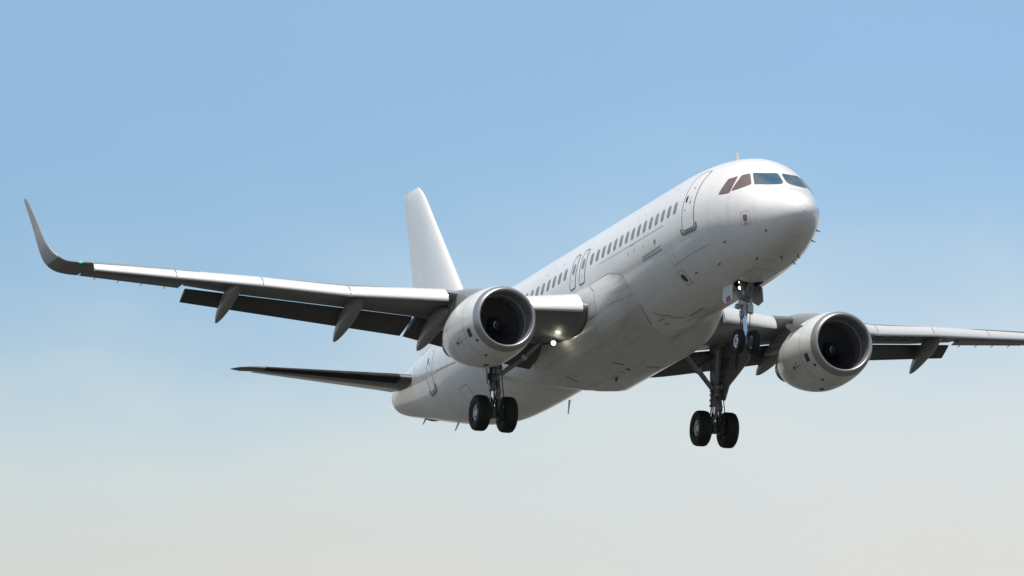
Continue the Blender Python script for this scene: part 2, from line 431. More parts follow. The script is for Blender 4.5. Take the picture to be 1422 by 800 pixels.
# seams and painted marks that lie in the skin
mb = MB()
ring_a = [R(-178+4*i) for i in range(90)]
stripe([(1.55+.25*math.cos(a)*-1*.3, a) for a in ring_a], .010, .003, mb)
mb.build('radome_seam', M['faint'], fus, recalc=False, outward=out_from_axis)
def strip_part(name, pts, w, off, mat, parent, surf=S, oc=None):
    mb = MB(); stripe(pts, w, off, mb, surf); return mb.build(name, mat, parent, recalc=False, outward=oc or out_from_axis)
for pts, w in ((to_a([(7.02, .15), (12.76, .15)]), .016), (to_a([(4.07, -1.06), (6.91, -1.14)]), .018), ([(33.1, az(33.1, 1.05)), (32.5, az(32.5, .5))], .05), (to_a([(26.6, -.17), (29.0, .03)]), .03)):
    strip_part('skin_seam', pts, w, .003, M['winfr'], fus)
for q, w in (([(12.45, -.66), (10.6, -.78)], .05), ([(10.4, -.79), (8.9, -.87)], .022), ([(7.9, -.36), (10.3, -.42)], .06), ([(11.2, .35), (10.9, .33)], .08), ([(10.5, .75), (10.1, .55)], .07), ([(10.3, .52), (9.9, .16)], .06), ([(10.6, .95), (10.5, .72)], .08), ([(9.6, .1), (8.4, .12)], .09), ([(11.1, .62), (10.6, .6)], .06)):
    strip_part('belly_stain', to_ay(q), w, .004, M['stain'], fus)
for q in ([(3.18, .42), (4.2, .46)], [(3.2, -.45), (4.55, -.48)], [(3.18, .42), (3.2, -.45)]):
    strip_part('hatch_seam', to_ay(q), .02, .004, M['stain'], fus)

# ---- cabin windows, exits, doors
def window_at(x, side):
    z0, z1, w = .335, .685, .115
    mb = MB(); o = to_a(rrect(x-w-.022, x+w+.022, z0-.022, z1+.022, w*.98, side), side)
    fr = patch('cabin_window', o, .006, M['winfr'], jet, .08)
    patch('pane', to_a(rrect(x-w, x+w, z0, z1, w*.92, side), side), .010, M['win'], fr, .08)
WX = [6.13+.533*i for i in range(15)] + [16.04+.533*i for i in range(22)]
for side in (1, -1):
    for x in WX:
        window_at(x, side)
def exit_door(xc, side):
    o = to_a(chaikin(rrect(xc-.26, xc+.26, -.16, .98, .13), 0), side)
    d = patch('overwing_exit', grow(dens(o, .07), -.02), .004, M['white'], jet, .07)
    patch('door_seal', grow(dens(o, .07), .012), .008, M['rub'], d, .07, hole=.038)
    patch('exit_window', to_a(rrect(xc-.12, xc+.12, .335, .685, .11), side), .010, M['win'], d, .07)
    mb = MB(); 
    patch('', to_a(rrect(xc-.03, xc+.03, .10, .15, .02), side), .009, None, None, .05, mb=mb)
    patch('', to_a(rrect(xc-.12, xc-.06, .80, .86, .02), side), .009, None, None, .05, mb=mb)
    mb.build('red_mark', M['pink'], d, recalc=False, outward=out_from_axis)
for side in (1, -1):
    for xc in (14.37, 15.22): exit_door(xc, side)
def cabin_door(x0, x1, z0, z1, side, win_x, step=True, seal='rub'):
    raw = []
    r = .14
    raw = rrect(x0, x1, z0, z1, r, n=6)
    o = dens(to_a(raw, side), .08)
    d = patch('cabin_door', grow(o, -.02), .004, M['white'], jet, .08)
    patch('door_seal', grow(o, .012), .008, M[seal], d, .08, hole=.03)
    patch('door_window', to_a(rrect(win_x-.07, win_x+.07, .5, .72, .065), side), .010, M['black'], d, .06)
    mb = MB()
    patch('', to_a(rrect(win_x-.36, win_x-.24, .42, .48, .02), side), .008, None, None, .05, mb=mb)
    stripe(to_a([(win_x-.28, .46), (win_x-.28, .66)], side), .02, .008, mb)
    mb.build('handle', M['winfr'], d, recalc=False, outward=out_from_axis)
    mb = MB()
    patch('', to_a(rrect(win_x-.34, win_x-.26, .88, .95, .03), side), .009, None, None, .05, mb=mb)
    patch('', to_a(rrect(win_x-.05, win_x+.05, .24, .27, .012), side), .009, None, None, .05, mb=mb)
    mb.build('red_mark', M['pink'], d, recalc=False, outward=out_from_axis)
    if step:
        mb = MB()
        stripe(to_a([(x1+.13, z0+.1), (x1+.11, z0-.02), (x1-.02, z0-.09), (x0+.02, z0-.09), (x0-.11, z0-.02), (x0-.13, z0+.12)], side), .10, .012, mb)
        mb.build('scuff_plate', M['grey'], d, recalc=False, outward=out_from_axis)
for side in (1, -1):
    cabin_door(4.66, 5.48, -.39, 1.46, side, 5.28)
    cabin_door(29.56, 30.4, -.42, 1.3, side, 30.2, True, 'winfr')

# ---- cockpit glazing, each pane with its gasket
def cockpit(poly, mat, side):
    pts = [(x, (az(x, z, side) if abs(y) > .12 else math.copysign(PI-math.asin(min(1, abs(y)/hull(x)[3])), side))) for x, y, z in poly]
    pts = [(x, math.copysign(PI-math.asin(min(1, abs(y)/hull(x)[3])), side) if z > .25 and abs(y) < hull(x)[3]*.9 else az(x, z, side)) for x, y, z in poly]
    o = dens(pts, .06)
    # soften the corners
    n = len(o)
    for _ in range(1): o = [((o[i-1][0]+4*o[i][0]+o[(i+1) % n][0])/6, (o[i-1][1]+4*o[i][1]+o[(i+1) % n][1])/6) for i in range(n)]
    w = patch('cockpit_window', grow(o, .018), .004, M['winfr'], jet, .06)
    patch('glass', o, .009, mat, w, .06)
for side in (1, -1):
    cockpit([(2.38,.75,.87),(2.23,.59,.85),(2.12,.41,.83),(2.07,.22,.83),(2.055,.06,.84),(1.94,.055,.74),(1.82,.055,.64),(1.69,.055,.54),(1.585,.07,.45),(1.54,.12,.41),(1.53,.17,.39),(1.52,.22,.38),(1.515,.27,.365),(1.57,.44,.36),(1.67,.6,.37),(1.81,.74,.39),(1.95,.88,.41),(2.04,.85,.52),(2.15,.82,.64),(2.27,.79,.76)], M['glass'], side)
    cockpit([(2.64,1.01,.84),(2.56,.95,.85),(2.5,.89,.85),(2.44,.82,.87),(2.31,.87,.73),(2.18,.9,.6),(2.06,.94,.46),(2.07,.955,.445),(2.09,.99,.42),(2.23,1.12,.38),(2.43,1.25,.35),(2.66,1.36,.33),(2.62,1.26,.49),(2.61,1.14,.66)], M['glassb'], side)
    cockpit([(3.09,1.28,.81),(2.97,1.23,.81),(2.86,1.17,.82),(2.77,1.1,.83),(2.72,1.22,.64),(2.71,1.32,.45),(2.73,1.4,.29),(2.88,1.46,.29),(3.06,1.51,.31),(3.25,1.56,.33),(3.18,1.49,.48),(3.12,1.39,.64)], M['glassb'], side)

# ---- service panels, probes, vents
for side in (1, -1):
    o = dens(to_a(rrect(1.72, 2.12, -.9, -.47, .07), side), .05)
    d = patch('service_panel', o, .004, M['white'], jet, .05)
    patch('panel_outline', grow(o, .006), .007, M['pink'], d, .05, hole=.014)
    patch('panel_window', to_a(rrect(1.83, 2.02, -.77, -.57, .02), side), .008, M['grey'], d, .05)
    mb = MB(); patch('', to_a(rrect(1.84, 2.04, -.865, -.83, .01), side), .008, None, None, .05, mb=mb); patch('', to_a(rrect(1.86, 2.0, -.81, -.795, .006), side), .008, None, None, .05, mb=mb)
    mb.build('red_mark', M['pink'], d, recalc=False, outward=out_from_axis)
o = dens(to_a([(6.55, -1.33), (7.06, -1.33), (7.08, -1.69), (6.62, -1.69)]), .06)
d = patch('outflow_panel', o, .004, M['white'], jet, .06)
patch('panel_outline', grow(o, .006), .007, M['grey'], d, .06, hole=.014)
patch('outflow_valve', to_a([(6.86+.14*math.cos(2*PI*k/24), -1.52+.105*math.sin(2*PI*k/24)) for k in range(24)]), .012, M['rub'], d, .06)
mb = MB()
stripe(to_a([(7.32, -.43), (9.02, -.46)]), .03, .02, mb); stripe(to_a([(7.34, -.55), (9.0, -.56)]), .03, .02, mb)
v = mb.build('drip_vent', M['winfr'], jet, recalc=False, outward=out_from_axis)
patch('vent_slot', to_a(rrect(7.34, 9.0, -.525, -.475, .02)), .008, M['slat'], v, .1)
mb = MB()
patch('', to_a(rrect(8.79, 8.86, -.14, -.05, .025)), .008, None, None, .05, mb=mb)
mb.build('inspection_light', M['swirl'], jet, recalc=False, outward=out_from_axis)
mb = MB()
for k in range(4):
    a = R(45*k+20); stripe(to_a([(7.81-.09*math.cos(a), -.19-.09*math.sin(a)), (7.81+.09*math.cos(a), -.19+.09*math.sin(a))]), .022, .006, mb)
patch('', to_a([(7.81+.05*math.cos(2*PI*k/12), -.19+.05*math.sin(2*PI*k/12)) for k in range(12)]), .012, None, None, .05, mb=mb)
mb.build('drain_vent', M['grey'], jet, recalc=False, outward=out_from_axis)
mb = MB()
for x in (9.58, 10.16):
    stripe(to_a([(x, -.02), (x+.05, -.13), (x-.03, -.14)]), .03, .005, mb)
stripe(to_a([(10.0, .125), (9.6, .13)]), .02, .005, mb)
mb.build('red_mark', M['pink'], fus, recalc=False, outward=out_from_axis)
mb = MB()
for x, z in ((10.6, .95), (9.9, 1.05), (9.2, .98), (16.6, .98), (17.4, 1.0), (18.2, .98), (6.7, 1.25)):
    patch('', to_a(rrect(x-.03, x+.03, z-.02, z+.02, .01)), .005, None, None, .05, mb=mb)
mb.build('skin_mark', M['pink'], fus, recalc=False, outward=out_from_axis)
def probe(x, a, ln, name='probe'):
    p = S(x, a); n = Snrm(x, a); f = Vector((-1, 0, 0))
    mb = MB()
    mb.tube([V(*p), V(*(p+n*.07)), V(*(p+n*.09+f*.02)), V(*(p+n*.095+f*ln))], [.022, .015, .014, .008], 8)
    mb.tube([V(*(p-n*.01)), V(*(p+n*.008))], .035, 14)
    mb.build(name, M['geardk'], jet)
for x, y in ((2.55, .58), (1.94, .02), (2.2, -.62), (2.86, -.74)): probe(x, ay(x, y), .11)
for x, z, s in ((1.23, -1.19, 1), (3.24, -1.15, 1), (1.6, -.98, -1), (2.05, -1.2, -1), (5.9, -1.55, 1), (4.3, -1.6, 1)): probe(x, az(x, z, s), .08)

def blade(name, base, ht, c0, c1, rake, thick, mat, down=False, y=0):
    """small swept antenna or mast on the centreline"""
    x, z = base; sg = -1 if down else 1; mb = MB(); rings = []
    for k, (f, sc) in enumerate(((-.06, 1), (0, 1), (.5, .8), (.9, .6), (1, .35))):
        c = (c0+(c1-c0)*max(f, 0))*(1 if f < 1 else .7); xo = x+rake*max(f, 0); zz = z+sg*ht*f
        rings.append([V(xo+c*(.5-.5*math.cos(2*PI*j/16)), y+thick*sc*math.sin(2*PI*j/16)*.5, zz) for j in range(16)])
    mb.loft(rings); return mb.build(name, mat, jet)
blade('antenna', (5.45, 1.96), .42, .34, .14, .16, .05, M['slat'])
blade('antenna', (17.0, 2.06), .35, .32, .16, .12, .05, M['slat'])
blade('drain_mast', (20.86, -2.5), .42, .16, .09, .18, .05, M['slat'], True)
blade('drain_mast', (31.6, -1.06), .22, .24, .12, .42, .05, M['slat'], True)
blade('antenna', (35.0, -.28), .13, .2, .1, .3, .04, M['grey'], True)
blade('antenna', (16.4, -2.6), .16, .3, .16, .1, .05, M['geardk'], True)
mb = MB()
rings = []
for k in range(9):
    u = k/8; x = 33.6+1.6*u; hh = .07*math.sin(PI*min(1, u*1.0))+.005; zb = S(x, 0).z
    rings.append([V(x, .16*math.sin(t_)*math.sin(PI*(.08+.84*u)), zb-hh*max(0, math.cos(t_))+.02) for t_ in [2*PI*j/14 for j in range(14)]])
mb.loft(rings); mb.build('tail_skid_fairing', M['grey'], jet)
# cargo door on the rear belly side
o = dens(to_a([(26.16, -.98), (27.0, -.98), (27.0, -1.5), (26.16, -1.5)]), .08)
d = patch('cargo_hatch', o, .003, M['white'], jet, .08); patch('hatch_outline', grow(o, .006), .006, M['grey'], d, .08, hole=.013)

# ------------------------------------------------------------------ belly fairing
def ip(T, a):
    for i in range(len(T)-1):
        if a <= T[i+1][0]: return T[i][1]+(T[i+1][1]-T[i][1])*max(0, (a-T[i][0]))/(T[i+1][0]-T[i][0])
    return T[-1][1]
def sst(a, b, v):
    t_ = min(1, max(0, (v-a)/(b-a))); return t_*t_*(3-2*t_)
XF = [(0,12.3),(21,11.55),(40,10.85),(51,10.75),(65,10.72),(72,10.95),(76,11.25),(80,11.9)]
HH = [(0,.58),(15,.62),(28,.70),(38,.74),(48,.69),(58,.53),(66,.38),(73,.25),(77,.16),(80,.09)]
XR = [(0,20.9),(12,21.0),(25,21.4),(35,22.2),(50,23.6),(65,24.4),(84,24.4)]
def Fp(x, adeg, off=0):
    aa = abs(adeg); k_ = max(0, min(1, (42-aa)/22)); h_ = ip(HH, aa)*sst(0, 2.6+2.0*k_, x-ip(XF, aa))**(.8+.3*k_)*(1-sst(-2.6, 0, x-ip(XR, aa)))+(.003 if aa < 45 else .003+.009*min(1, (aa-45)/15))
    a = R(adeg); p = S0(x, a); return p+Snrm(max(8, min(x, 23)), a)*(h_+off)
def Fs(x, a, off=0): return Fp(x, math.degrees(a), off)
def belly():
    mb = MB(); N = 96; rows = []; 
    A = [-80+160*j/N for j in range(N+1)]; Mx = 90
    for i in range(Mx+1):
        u = i/Mx
        rows.append([V(*Fp(ip(XF, abs(a))+(ip(XR, abs(a))-ip(XF, abs(a)))*u, a)) for a in A])
    edge0 = [V(*S(ip(XF, abs(a)), R(a), .001)) for a in A]; edge1 = [V(*S(ip(XR, abs(a)), R(a), .001)) for a in A]
    mb.loft([edge0]+rows+[edge1], False, False, False)
    for sg in (0, N):                                          # upper lips
        a = A[sg]; up = []
        for i in range(Mx+1): up.append(V(*S(ip(XF, 80)+(ip(XR, 80)-ip(XF, 80))*i/Mx, R(a)*1.01, .001)))
        mb.loft([[r[sg] for r in rows], up], False, False, False)
    o = mb.build('belly_fairing', M['fair'], jet, recalc=False, sharp=50, outward=lambda c: Vector((0, c.y, c.z-ZO)))
    g = MB()
    stripe([(ip(XF, a)-.02, R(a)) for a in (80, 78, 76, 74, 72, 70)] , .03, .004, g)
    stripe([(ip(XF, a)-.02, R(a)) for a in (42, 38, 34, 30, 26, 22, 19)], .04, .004, g)
    stripe([(11.9+.5*k, R(80.8)) for k in range(25)], .03, .004, g)
    stripe([(13.5, R(79)), (12.9, R(72)), (12.75, R(62)), (12.85, R(55))], .018, .006, g, Fs); stripe([(12.85, R(55)), (14.5, R(54))], .018, .006, g, Fs)
    stripe([(12.2, R(57)), (10.9, R(54))], .012, .006, g, Fs)
    g.build('fairing_seam', M['grey'], o, recalc=False, outward=lambda c: Vector((0, c.y, c.z-ZO)))
    oc = lambda c: Vector((0, c.y, c.z-ZO))
    for x, y, w, l_ in ((15.1, 0.55, .05, .3), (17.7, 1.05, .05, .32), (15.2, -.45, .04, .35), (15.6, .02, .09, .09), (15.9, .1, .03, .14), (18.4, -.2, .03, .5)):
        a = math.asin(y/2.2); strip_part('vent_slot', [(x, a), (x+l_*.25, a-l_*.45), (x+l_*.25+.05, a-l_*.47)], w, .006, M['black'], o, Fs, oc)
    g = MB(); rnd = random.Random(3)
    for i in range(26):  # pale strips: scuffs, mostly wavy reflections painted onto the belly
        x = rnd.uniform(14.5, 19.3); a = rnd.uniform(-.35, .75); l_ = rnd.uniform(.15, .7); stripe([(x, a), (x+l_, a+rnd.uniform(-.05, .05))], rnd.uniform(.008, .03), .005, g, Fs)
    g.build('scuff_glint', M['slat'], o, recalc=False, outward=lambda c: Vector((0, c.y, c.z-ZO)))
    return o
belly()

# ------------------------------------------------------------------ wings
def foil(n=22, camber=.015, te=.004):
    """closed unit section, (u, v/t): upper TE -> LE -> lower TE"""
    us = [(1-math.cos(PI*i/n))/2 for i in range(n+1)]
    th = lambda u: 5*(.2969*math.sqrt(u)-.126*u-.3516*u*u+.2843*u**3-.1036*u**4)
    cm = lambda u: camber*4*u*(1-u)
    up = [(u, th(u)+te*u, cm(u)) for u in us][::-1]; lo = [(u, -th(u)*.85-te*u, cm(u)) for u in us][1:]
    return up+lo
FO = foil()
def section(le, te, tc_, cant=0, deep=1):
    le, te = Vector(le), Vector(te); c = te-le; up = Vector((0, -math.sin(cant), math.cos(cant)))
    up = (up-c*up.dot(c)/c.dot(c)).normalized(); L_ = c.length
    return [le+c*u+up*(v*(deep if v < 0 else 1)*tc_*L_+k*L_) for u, v, k in FO]
def lerp(T, y):
    for i in range(len(T)-1):
        if y <= T[i+1][0]:
            f_ = (y-T[i][0])/(T[i+1][0]-T[i][0]); return tuple(T[i][k]+(T[i+1][k]-T[i][k])*f_ for k in range(1, len(T[0])))
    return T[-1][1:]
SLAT = [(2.0,12.86,-1.06),(2.4,13.05,-1.03),(4.3,14.03,-.90),(6.2,15.01,-.70),(9.1,16.51,-.44),(11.6,17.80,-.03),(14.05,19.06,.32),(16.4,20.28,.67)]
#        y    xLE   zLE   xTE   zTE   t/c
WSEC = [(1.2,12.90,-1.22,18.45,-1.40,.15),(2.75,13.60,-1.05,18.30,-1.24,.135),(4.4,14.44,-.83,18.30,-.99,.13),(6.4,15.40,-.50,18.32,-.68,.13),(9.1,16.78,-.26,19.24,-.31,.13),(11.6,18.05,.12,20.17,.045,.125),(13.30,18.92,.34,20.75,.34,.115)]
WOUT = [(13.30,18.92,.36,20.62,.34,.125),(14.05,19.3,.48,20.90,.45,.12),(16.4,20.45,.80,21.75,.74,.115)]
def smooth(T, k):                                              # Catmull-Rom through the stations
    out = []
    for i in range(len(T)-1):
        a, b, c, d = T[max(i-1, 0)], T[i], T[i+1], T[min(i+2, len(T)-1)]
        for q in range(k):
            t_ = q/k; out.append(tuple(.5*(2*b[n]+(c[n]-a[n])*t_+(2*a[n]-5*b[n]+4*c[n]-d[n])*t_*t_+(3*b[n]-a[n]-3*c[n]+d[n])*t_**3) for n in range(len(b))))
    return out+[T[-1]]
def mir(sd, pts): return [V(p[0], sd*p[1], p[2]) for p in pts]
def deep(y): return 1+1.05*max(0, min(1, (4.6-y)/2.6))**1.2
def wing(sd):
    mb = MB()
    ys = [1.2, 1.6, 2.0, 2.4, 2.75, 3.3, 4, 4.6, 5.2, 6.4, 7.7, 9.1, 10.4, 11.6, 12.5, 13.3]
    r = []
    for y in ys:
        a = lerp(WSEC, y); r.append(mir(sd, section((a[0], y, a[1]), (a[2], y, a[3]), a[4], 0, deep(y))))
    mb.loft(r)
    r = []
    for y in (13.302, 14.05, 15.2, 16.45):
        a = lerp(WOUT, y); r.append(mir(sd, section((a[0], y, a[1]), (a[2], y, a[3]), a[4])))
    mb.loft(r)
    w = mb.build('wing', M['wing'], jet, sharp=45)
    # slats
    def slat_sec(y):
        x, z = lerp(SLAT, y); cs = .69-.26*(y-2.4)/14+.22*max(0, (4.4-y)/2)**1.3; z -= .13*max(0, min(1, (6.0-y)/1.4))
        pr_ = [(1.0,.27),(.85,.292),(.7,.298),(.5,.272),(.3,.208),(.15,.128),(.05,.048),(.012,0),(0,-.035),(.012,-.075),(.045,-.11),(.10,-.13),(.18,-.125),(.27,-.03),(.40,.12),(.6,.205),(.8,.245),(1.0,.255)]
        a = R(28); ca, sa = math.cos(a), math.sin(a)
        return [(x+cs*(u*ca-v*sa)-.02, y, z+cs*(u*sa+v*ca)-.13) for u, v in pr_]
    for y0, y1 in ((2.42, 4.62), (6.25, 9.03), (9.06, 11.53), (11.56, 14.02), (14.05, 16.4)):
        mb = MB(); mb.loft([mir(sd, slat_sec(y0+(y1-y0)*k/4)) for k in range(5)])
        s_ = mb.build('slat', M['slat'], w, sharp=40)
    # flaps
    def strip(name, T, mat, tcv, n=6, camb=1):
        mb = MB(); y0, y1 = T[0][0], T[-1][0]; r = []; n = 8
        for k in range(n+1):
            y = y0+(y1-y0)*k/n; a = lerp(T, y); r.append(mir(sd, section((a[0], y, a[1]), (a[2], y, a[3]), tcv)))
        mb.loft(r); return mb.build(name, mat, w, sharp=45)
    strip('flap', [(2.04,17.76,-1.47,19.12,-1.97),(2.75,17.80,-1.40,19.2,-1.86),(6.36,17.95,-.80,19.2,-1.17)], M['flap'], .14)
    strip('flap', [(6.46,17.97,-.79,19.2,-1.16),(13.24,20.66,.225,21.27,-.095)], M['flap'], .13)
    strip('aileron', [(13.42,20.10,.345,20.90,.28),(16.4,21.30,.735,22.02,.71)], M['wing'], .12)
    # track fairings: front, widest, tail
    for (xf, yf, zf), (xt, yt, zt), wd, dp in (((15.9, 5.95, -.98), (19.25, 5.86, -1.58), .44, .66), ((17.0, 8.45, -.52), (20.12, 8.4, -1.29), .42, .66), ((18.55, 12.08, -.02), (21.18, 12.05, -.71), .37, .58)):
        mb = MB(); r = []
        for k in range(19):
            u = k/18; s_ = (math.sin(PI*min(1, u**.85))**.58 if 0 < u < 1 else 0); s_ = max(s_, .05)
            x = xf+(xt-xf)*u; y = yf+(yt-yf)*u; z = zf+(zt-zf)*(u**1.5)+.04*math.sin(PI*u)
            r.append(mir(sd, [(x, y+wd/2*s_*math.copysign(abs(math.sin(t_))**.8, math.sin(t_)), z+dp/2*s_*math.copysign(abs(math.cos(t_))**.8, math.cos(t_))) for t_ in [2*PI*j/20 for j in range(20)]]))
        mb.loft(r); mb.build('flap_track_fairing', M['canoe'], w, sharp=50)
    # upturned wingtip
    T = [(20.46,16.45,.80,22.02,16.45,.72,.115,0),(20.72,16.8,.85,22.2,16.8,.78,.11,8),(21.02,17.12,.95,22.36,17.14,.90,.105,24),(21.36,17.36,1.20,22.52,17.38,1.15,.10,44),(21.66,17.50,1.50,22.57,17.52,1.45,.09,62),(21.92,17.60,1.85,22.66,17.61,1.82,.08,72),(22.30,17.72,2.45,22.81,17.73,2.42,.07,76),(22.68,17.84,3.05,23.05,17.84,3.02,.068,77),(22.86,17.88,3.28,23.16,17.885,3.26,.065,77),(22.98,17.90,3.37,23.22,17.90,3.36,.05,77)]
    T = smooth(T, 4)
    mb = MB(); sec = [mir(sd, section(q[0:3], q[3:6], q[6], R(q[7]))) for q in T]; mb.loft(sec[:12], True, True, False); mb.cur = 1; mb.loft(sec[11:], True, False, True); mb.build('winglet', [M['wing'], M['wtip']], w, sharp=50)
    mb = MB(); mb.tube([V(20.56, sd*16.74, .81), V(20.61, sd*16.83, .83)], .026, 10); mb.build('navigation_light', M['green'] if sd > 0 else M['redl'], w)
    mb = MB()
    for y in (13.8, 14.5, 15.2, 15.9): 
        a = lerp([(13.42,20.90,.28),(16.4,22.02,.71)], y); mb.tube([V(a[0]-.02, sd*y, a[1]), V(a[0]+.18, sd*y, a[1]-.03)], .012, 6)
    mb.build('static_wick', M['geardk'], w)
    mb = MB(); pts = []                                        # dark tube standing in for the shadow gap where wing meets fairing
    for k in range(30):
        u = .985*k/29; hit = None; y = 3.0
        while y > 1.3:
            a = lerp(WSEC, y); sec = section((a[0], y, a[1]), (a[2], y, a[3]), a[4], 0, deep(y)); lo = sec[22:]
            f_ = u**1.6*(len(lo)-1); i = min(int(f_), len(lo)-2); p = lo[i]+(lo[i+1]-lo[i])*(f_-i)
            ang = math.degrees(math.atan2(p.y, -p.z)); q = Fp(p.x, min(ang, 80)) if ang < 80 else S0(p.x, R(ang))
            if math.hypot(p.y, p.z) < math.hypot(q.y, q.z): hit = p; break
            y -= .02
        if hit: pts.append(V(hit.x, sd*(hit.y+.012), hit.z-.012))
    if len(pts) > 3: mb.tube(pts, .024, 8); mb.build('root_gap_shade', M['rub'], w)
    # registration strokes under the port wing: illegible slanted strokes in the photograph
    if sd < 0:
        mb = MB(); k0 = NT('x') if False else None
        def und(y, u, off=.012):
            a = lerp(WSEC, y); sec = section((a[0], y, a[1]), (a[2], y, a[3]), a[4], 0, deep(y)); lo = sec[22:]
            f_ = u*(len(lo)-1); i = min(int(f_), len(lo)-2); p = lo[i]+(lo[i+1]-lo[i])*(f_-i); return V(p[0], -p[1], p[2]-off)
        def bar(y0, u0, y1, u1, wd):
            q = [und(y0+(y1-y0)*k/6, u0+(u1-u0)*k/6) for k in range(7)]; q2 = [und(y0+(y1-y0)*k/6+wd, u0+(u1-u0)*k/6) for k in range(7)]
            mb.loft([q, q2], False, False, False)
        for y0 in (8.15, 8.5): bar(y0, .42, y0-.02, .66, .11)
        bar(8.75, .53, 9.15, .53, .01); bar(8.75, .56, 9.15, .56, .01); mb.loft([[und(8.8+.4*k/4, .52) for k in range(5)], [und(8.8+.4*k/4, .56) for k in range(5)]], False, False, False)
        for g in range(3):
            y = 9.55+g*.62
            bar(y, .42, y, .66, .12)
            for u in (.42, .53, .63) if g else (.42, .52): mb.loft([[und(y+.4*k/4, u) for k in range(5)], [und(y+.4*k/4, u+.035) for k in range(5)]], False, False, False)
            if g: bar(y+.36, .43, y+.36, .52, .1)
            bar(y+.3, .54, y+.42, .66, .1)
        mb.build('registration_mark', M['black'], w, recalc=False, sharp=0, outward=lambda c: Vector((0, 0, -1)))
    return w
M['wtip'] = skin('wingtip_paint', (.48, .49, .485), period=40, rows=0, dirt=.08, coat=.3, rough=.45)
wings = {s: wing(s) for s in (1, -1)}

# ------------------------------------------------------------------ engines
def engine(sd):
    ox, oy, oz = 11.1, 5.7, -2.2
    org = (ox, sd*oy, oz)
    mb = MB()
    cowl = [(.26,1.055),(.45,1.105),(.8,1.15),(1.2,1.178),(1.7,1.185),(2.2,1.16),(2.7,1.09,.02),(3.2,.985,.04),(3.6,.875,.06),(3.78,.82,.07)]
    mb.revolve(cowl + [(3.77,.79,.07),(3.3,.86,.05)], org, n=72); mb.cur = 0
    e_ = mb.build('engine', M['nac'], jet, sharp=50)
    mb = MB(); mb.revolve([(.26,1.058),(.14,1.02),(.05,.975),(.01,.94),(.0,.915),(.02,.885),(.08,.862),(.18,.85)], org, n=72); mb.build('intake_lip', M['lip'], e_, sharp=60)
    mb = MB(); mb.revolve([(.18,.85),(.5,.845),(.62,.852)], org, n=72); mb.cur = 1; mb.revolve([(.62,.852),(.645,.835),(.69,.835),(.70,.856)], org, n=72); mb.cur = 0; mb.revolve([(.70,.856),(1.0,.87),(1.35,.872),(1.6,.872)], org, n=72)
    mb.build('intake_duct', [M['duct'], M['ductedge']], e_, sharp=60)
    # fan
    mb = MB(); nb = 36
    for b_ in range(nb):
        a0 = 2*PI*b_/nb; g = []
        for k in range(6):
            r_ = .27+.59*k/5; tw = R(35+28*k/5); ch = .13+.07*k/5; row = []
            for m_ in range(4):
                s_ = (m_/3-.5)*ch*2; dx = s_*math.cos(tw); da = s_*math.sin(tw)/r_*.8
                row.append(V(org[0]+1.32+dx, org[1]+r_*math.sin(a0+da), org[2]+r_*math.cos(a0+da)))
            g.append(row)
        mb.loft(g, False, False, False)
    mb.cur = 1; mb.revolve([(1.52,.872),(1.53,.2)], org, n=48)
    mb.build('fan', [M['fan'], M['dark']], e_, recalc=False, sharp=60)
    mb = MB(); mb.revolve([(.86,.004),(.88,.04),(.95,.11),(1.05,.18),(1.18,.24),(1.34,.275),(1.45,.275)], org, n=40)
    sp_ = mb.build('spinner', M['spin'], e_, sharp=60)
    mb = MB(); q0 = []; q1 = []
    for k in range(24):
        u = k/23; x = .90+.13*u; a = .6+u*3.0; r_ = .055+.085*u; w_ = .03*math.sin(PI*min(1, .12+u))
        for q, rr, dx in ((q0, r_+w_*.5, .015), (q1, r_-w_*.5, -.015)): q.append(V(org[0]+x-.02+dx*.2, org[1]+(rr+.012)*math.sin(a), org[2]+(rr+.012)*math.cos(a)))
    mb.loft([q0, q1], False, False, False); mb.build('spiral_mark', M['swirl'], sp_, recalc=False, sharp=0)
    # hot end
    mb = MB(); mb.revolve([(3.1,.70,.06),(3.7,.66,.08),(4.2,.58,.10),(4.7,.48,.12),(4.95,.43,.13),(4.94,.40,.13),(4.5,.42,.12)], org, n=48); mb.build('core_nozzle', M['hot'], e_, sharp=50)
    mb = MB(); mb.revolve([(4.4,.33,.12),(4.8,.28,.13),(5.15,.16,.14),(5.4,.02,.15)], org, n=32); mb.build('exhaust_plug', M['hot'], e_, sharp=60)
    mb = MB(); mb.revolve([(3.25,.86,.05),(3.3,.70,.06)], org, n=48); mb.build('fan_nozzle', M['dark'], e_)
    # seams of the cowl, latch line below
    mb = MB()
    def cr(u):
        for i in range(len(cowl)-1):
            if u <= cowl[i+1][0]:
                f_ = (u-cowl[i][0])/(cowl[i+1][0]-cowl[i][0]); d0 = cowl[i][2] if len(cowl[i]) > 2 else 0; d1 = cowl[i+1][2] if len(cowl[i+1]) > 2 else 0
                return cowl[i][1]+(cowl[i+1][1]-cowl[i][1])*f_, d0+(d1-d0)*f_
        return cowl[-1][1], .07
    def Np(u, a, off=0):                                       # a from keel, + to starboard
        r_, d_ = cr(u); r_ += off; return Vector((ox+u, sd*oy+r_*math.sin(a), oz+d_-r_*math.cos(a)))
    for u in (.95, 2.45):
        stripe([(u, R(-178+6*k)) for k in range(60)], .014, .003, mb, Np)
    for a in (0, 62, -62): stripe([(.95, R(a)), (3.6, R(a))], .014, .003, mb, Np)
    oc = lambda c: Vector((0, c.y+sd*oy, c.z-ZO-oz))
    mb.build('cowl_seam', M['grey'], e_, recalc=False, outward=oc)
    mb = MB()
    patch('', [(.50, R(60)), (.72, R(60)), (.72, R(74)), (.50, R(74))], .004, None, None, .06, surf=Np, mb=mb)
    patch('', [(.43+.06*math.cos(2*PI*k/12), R(50)+.045*math.sin(2*PI*k/12)) for k in range(12)], .006, None, None, .06, surf=Np, mb=mb)
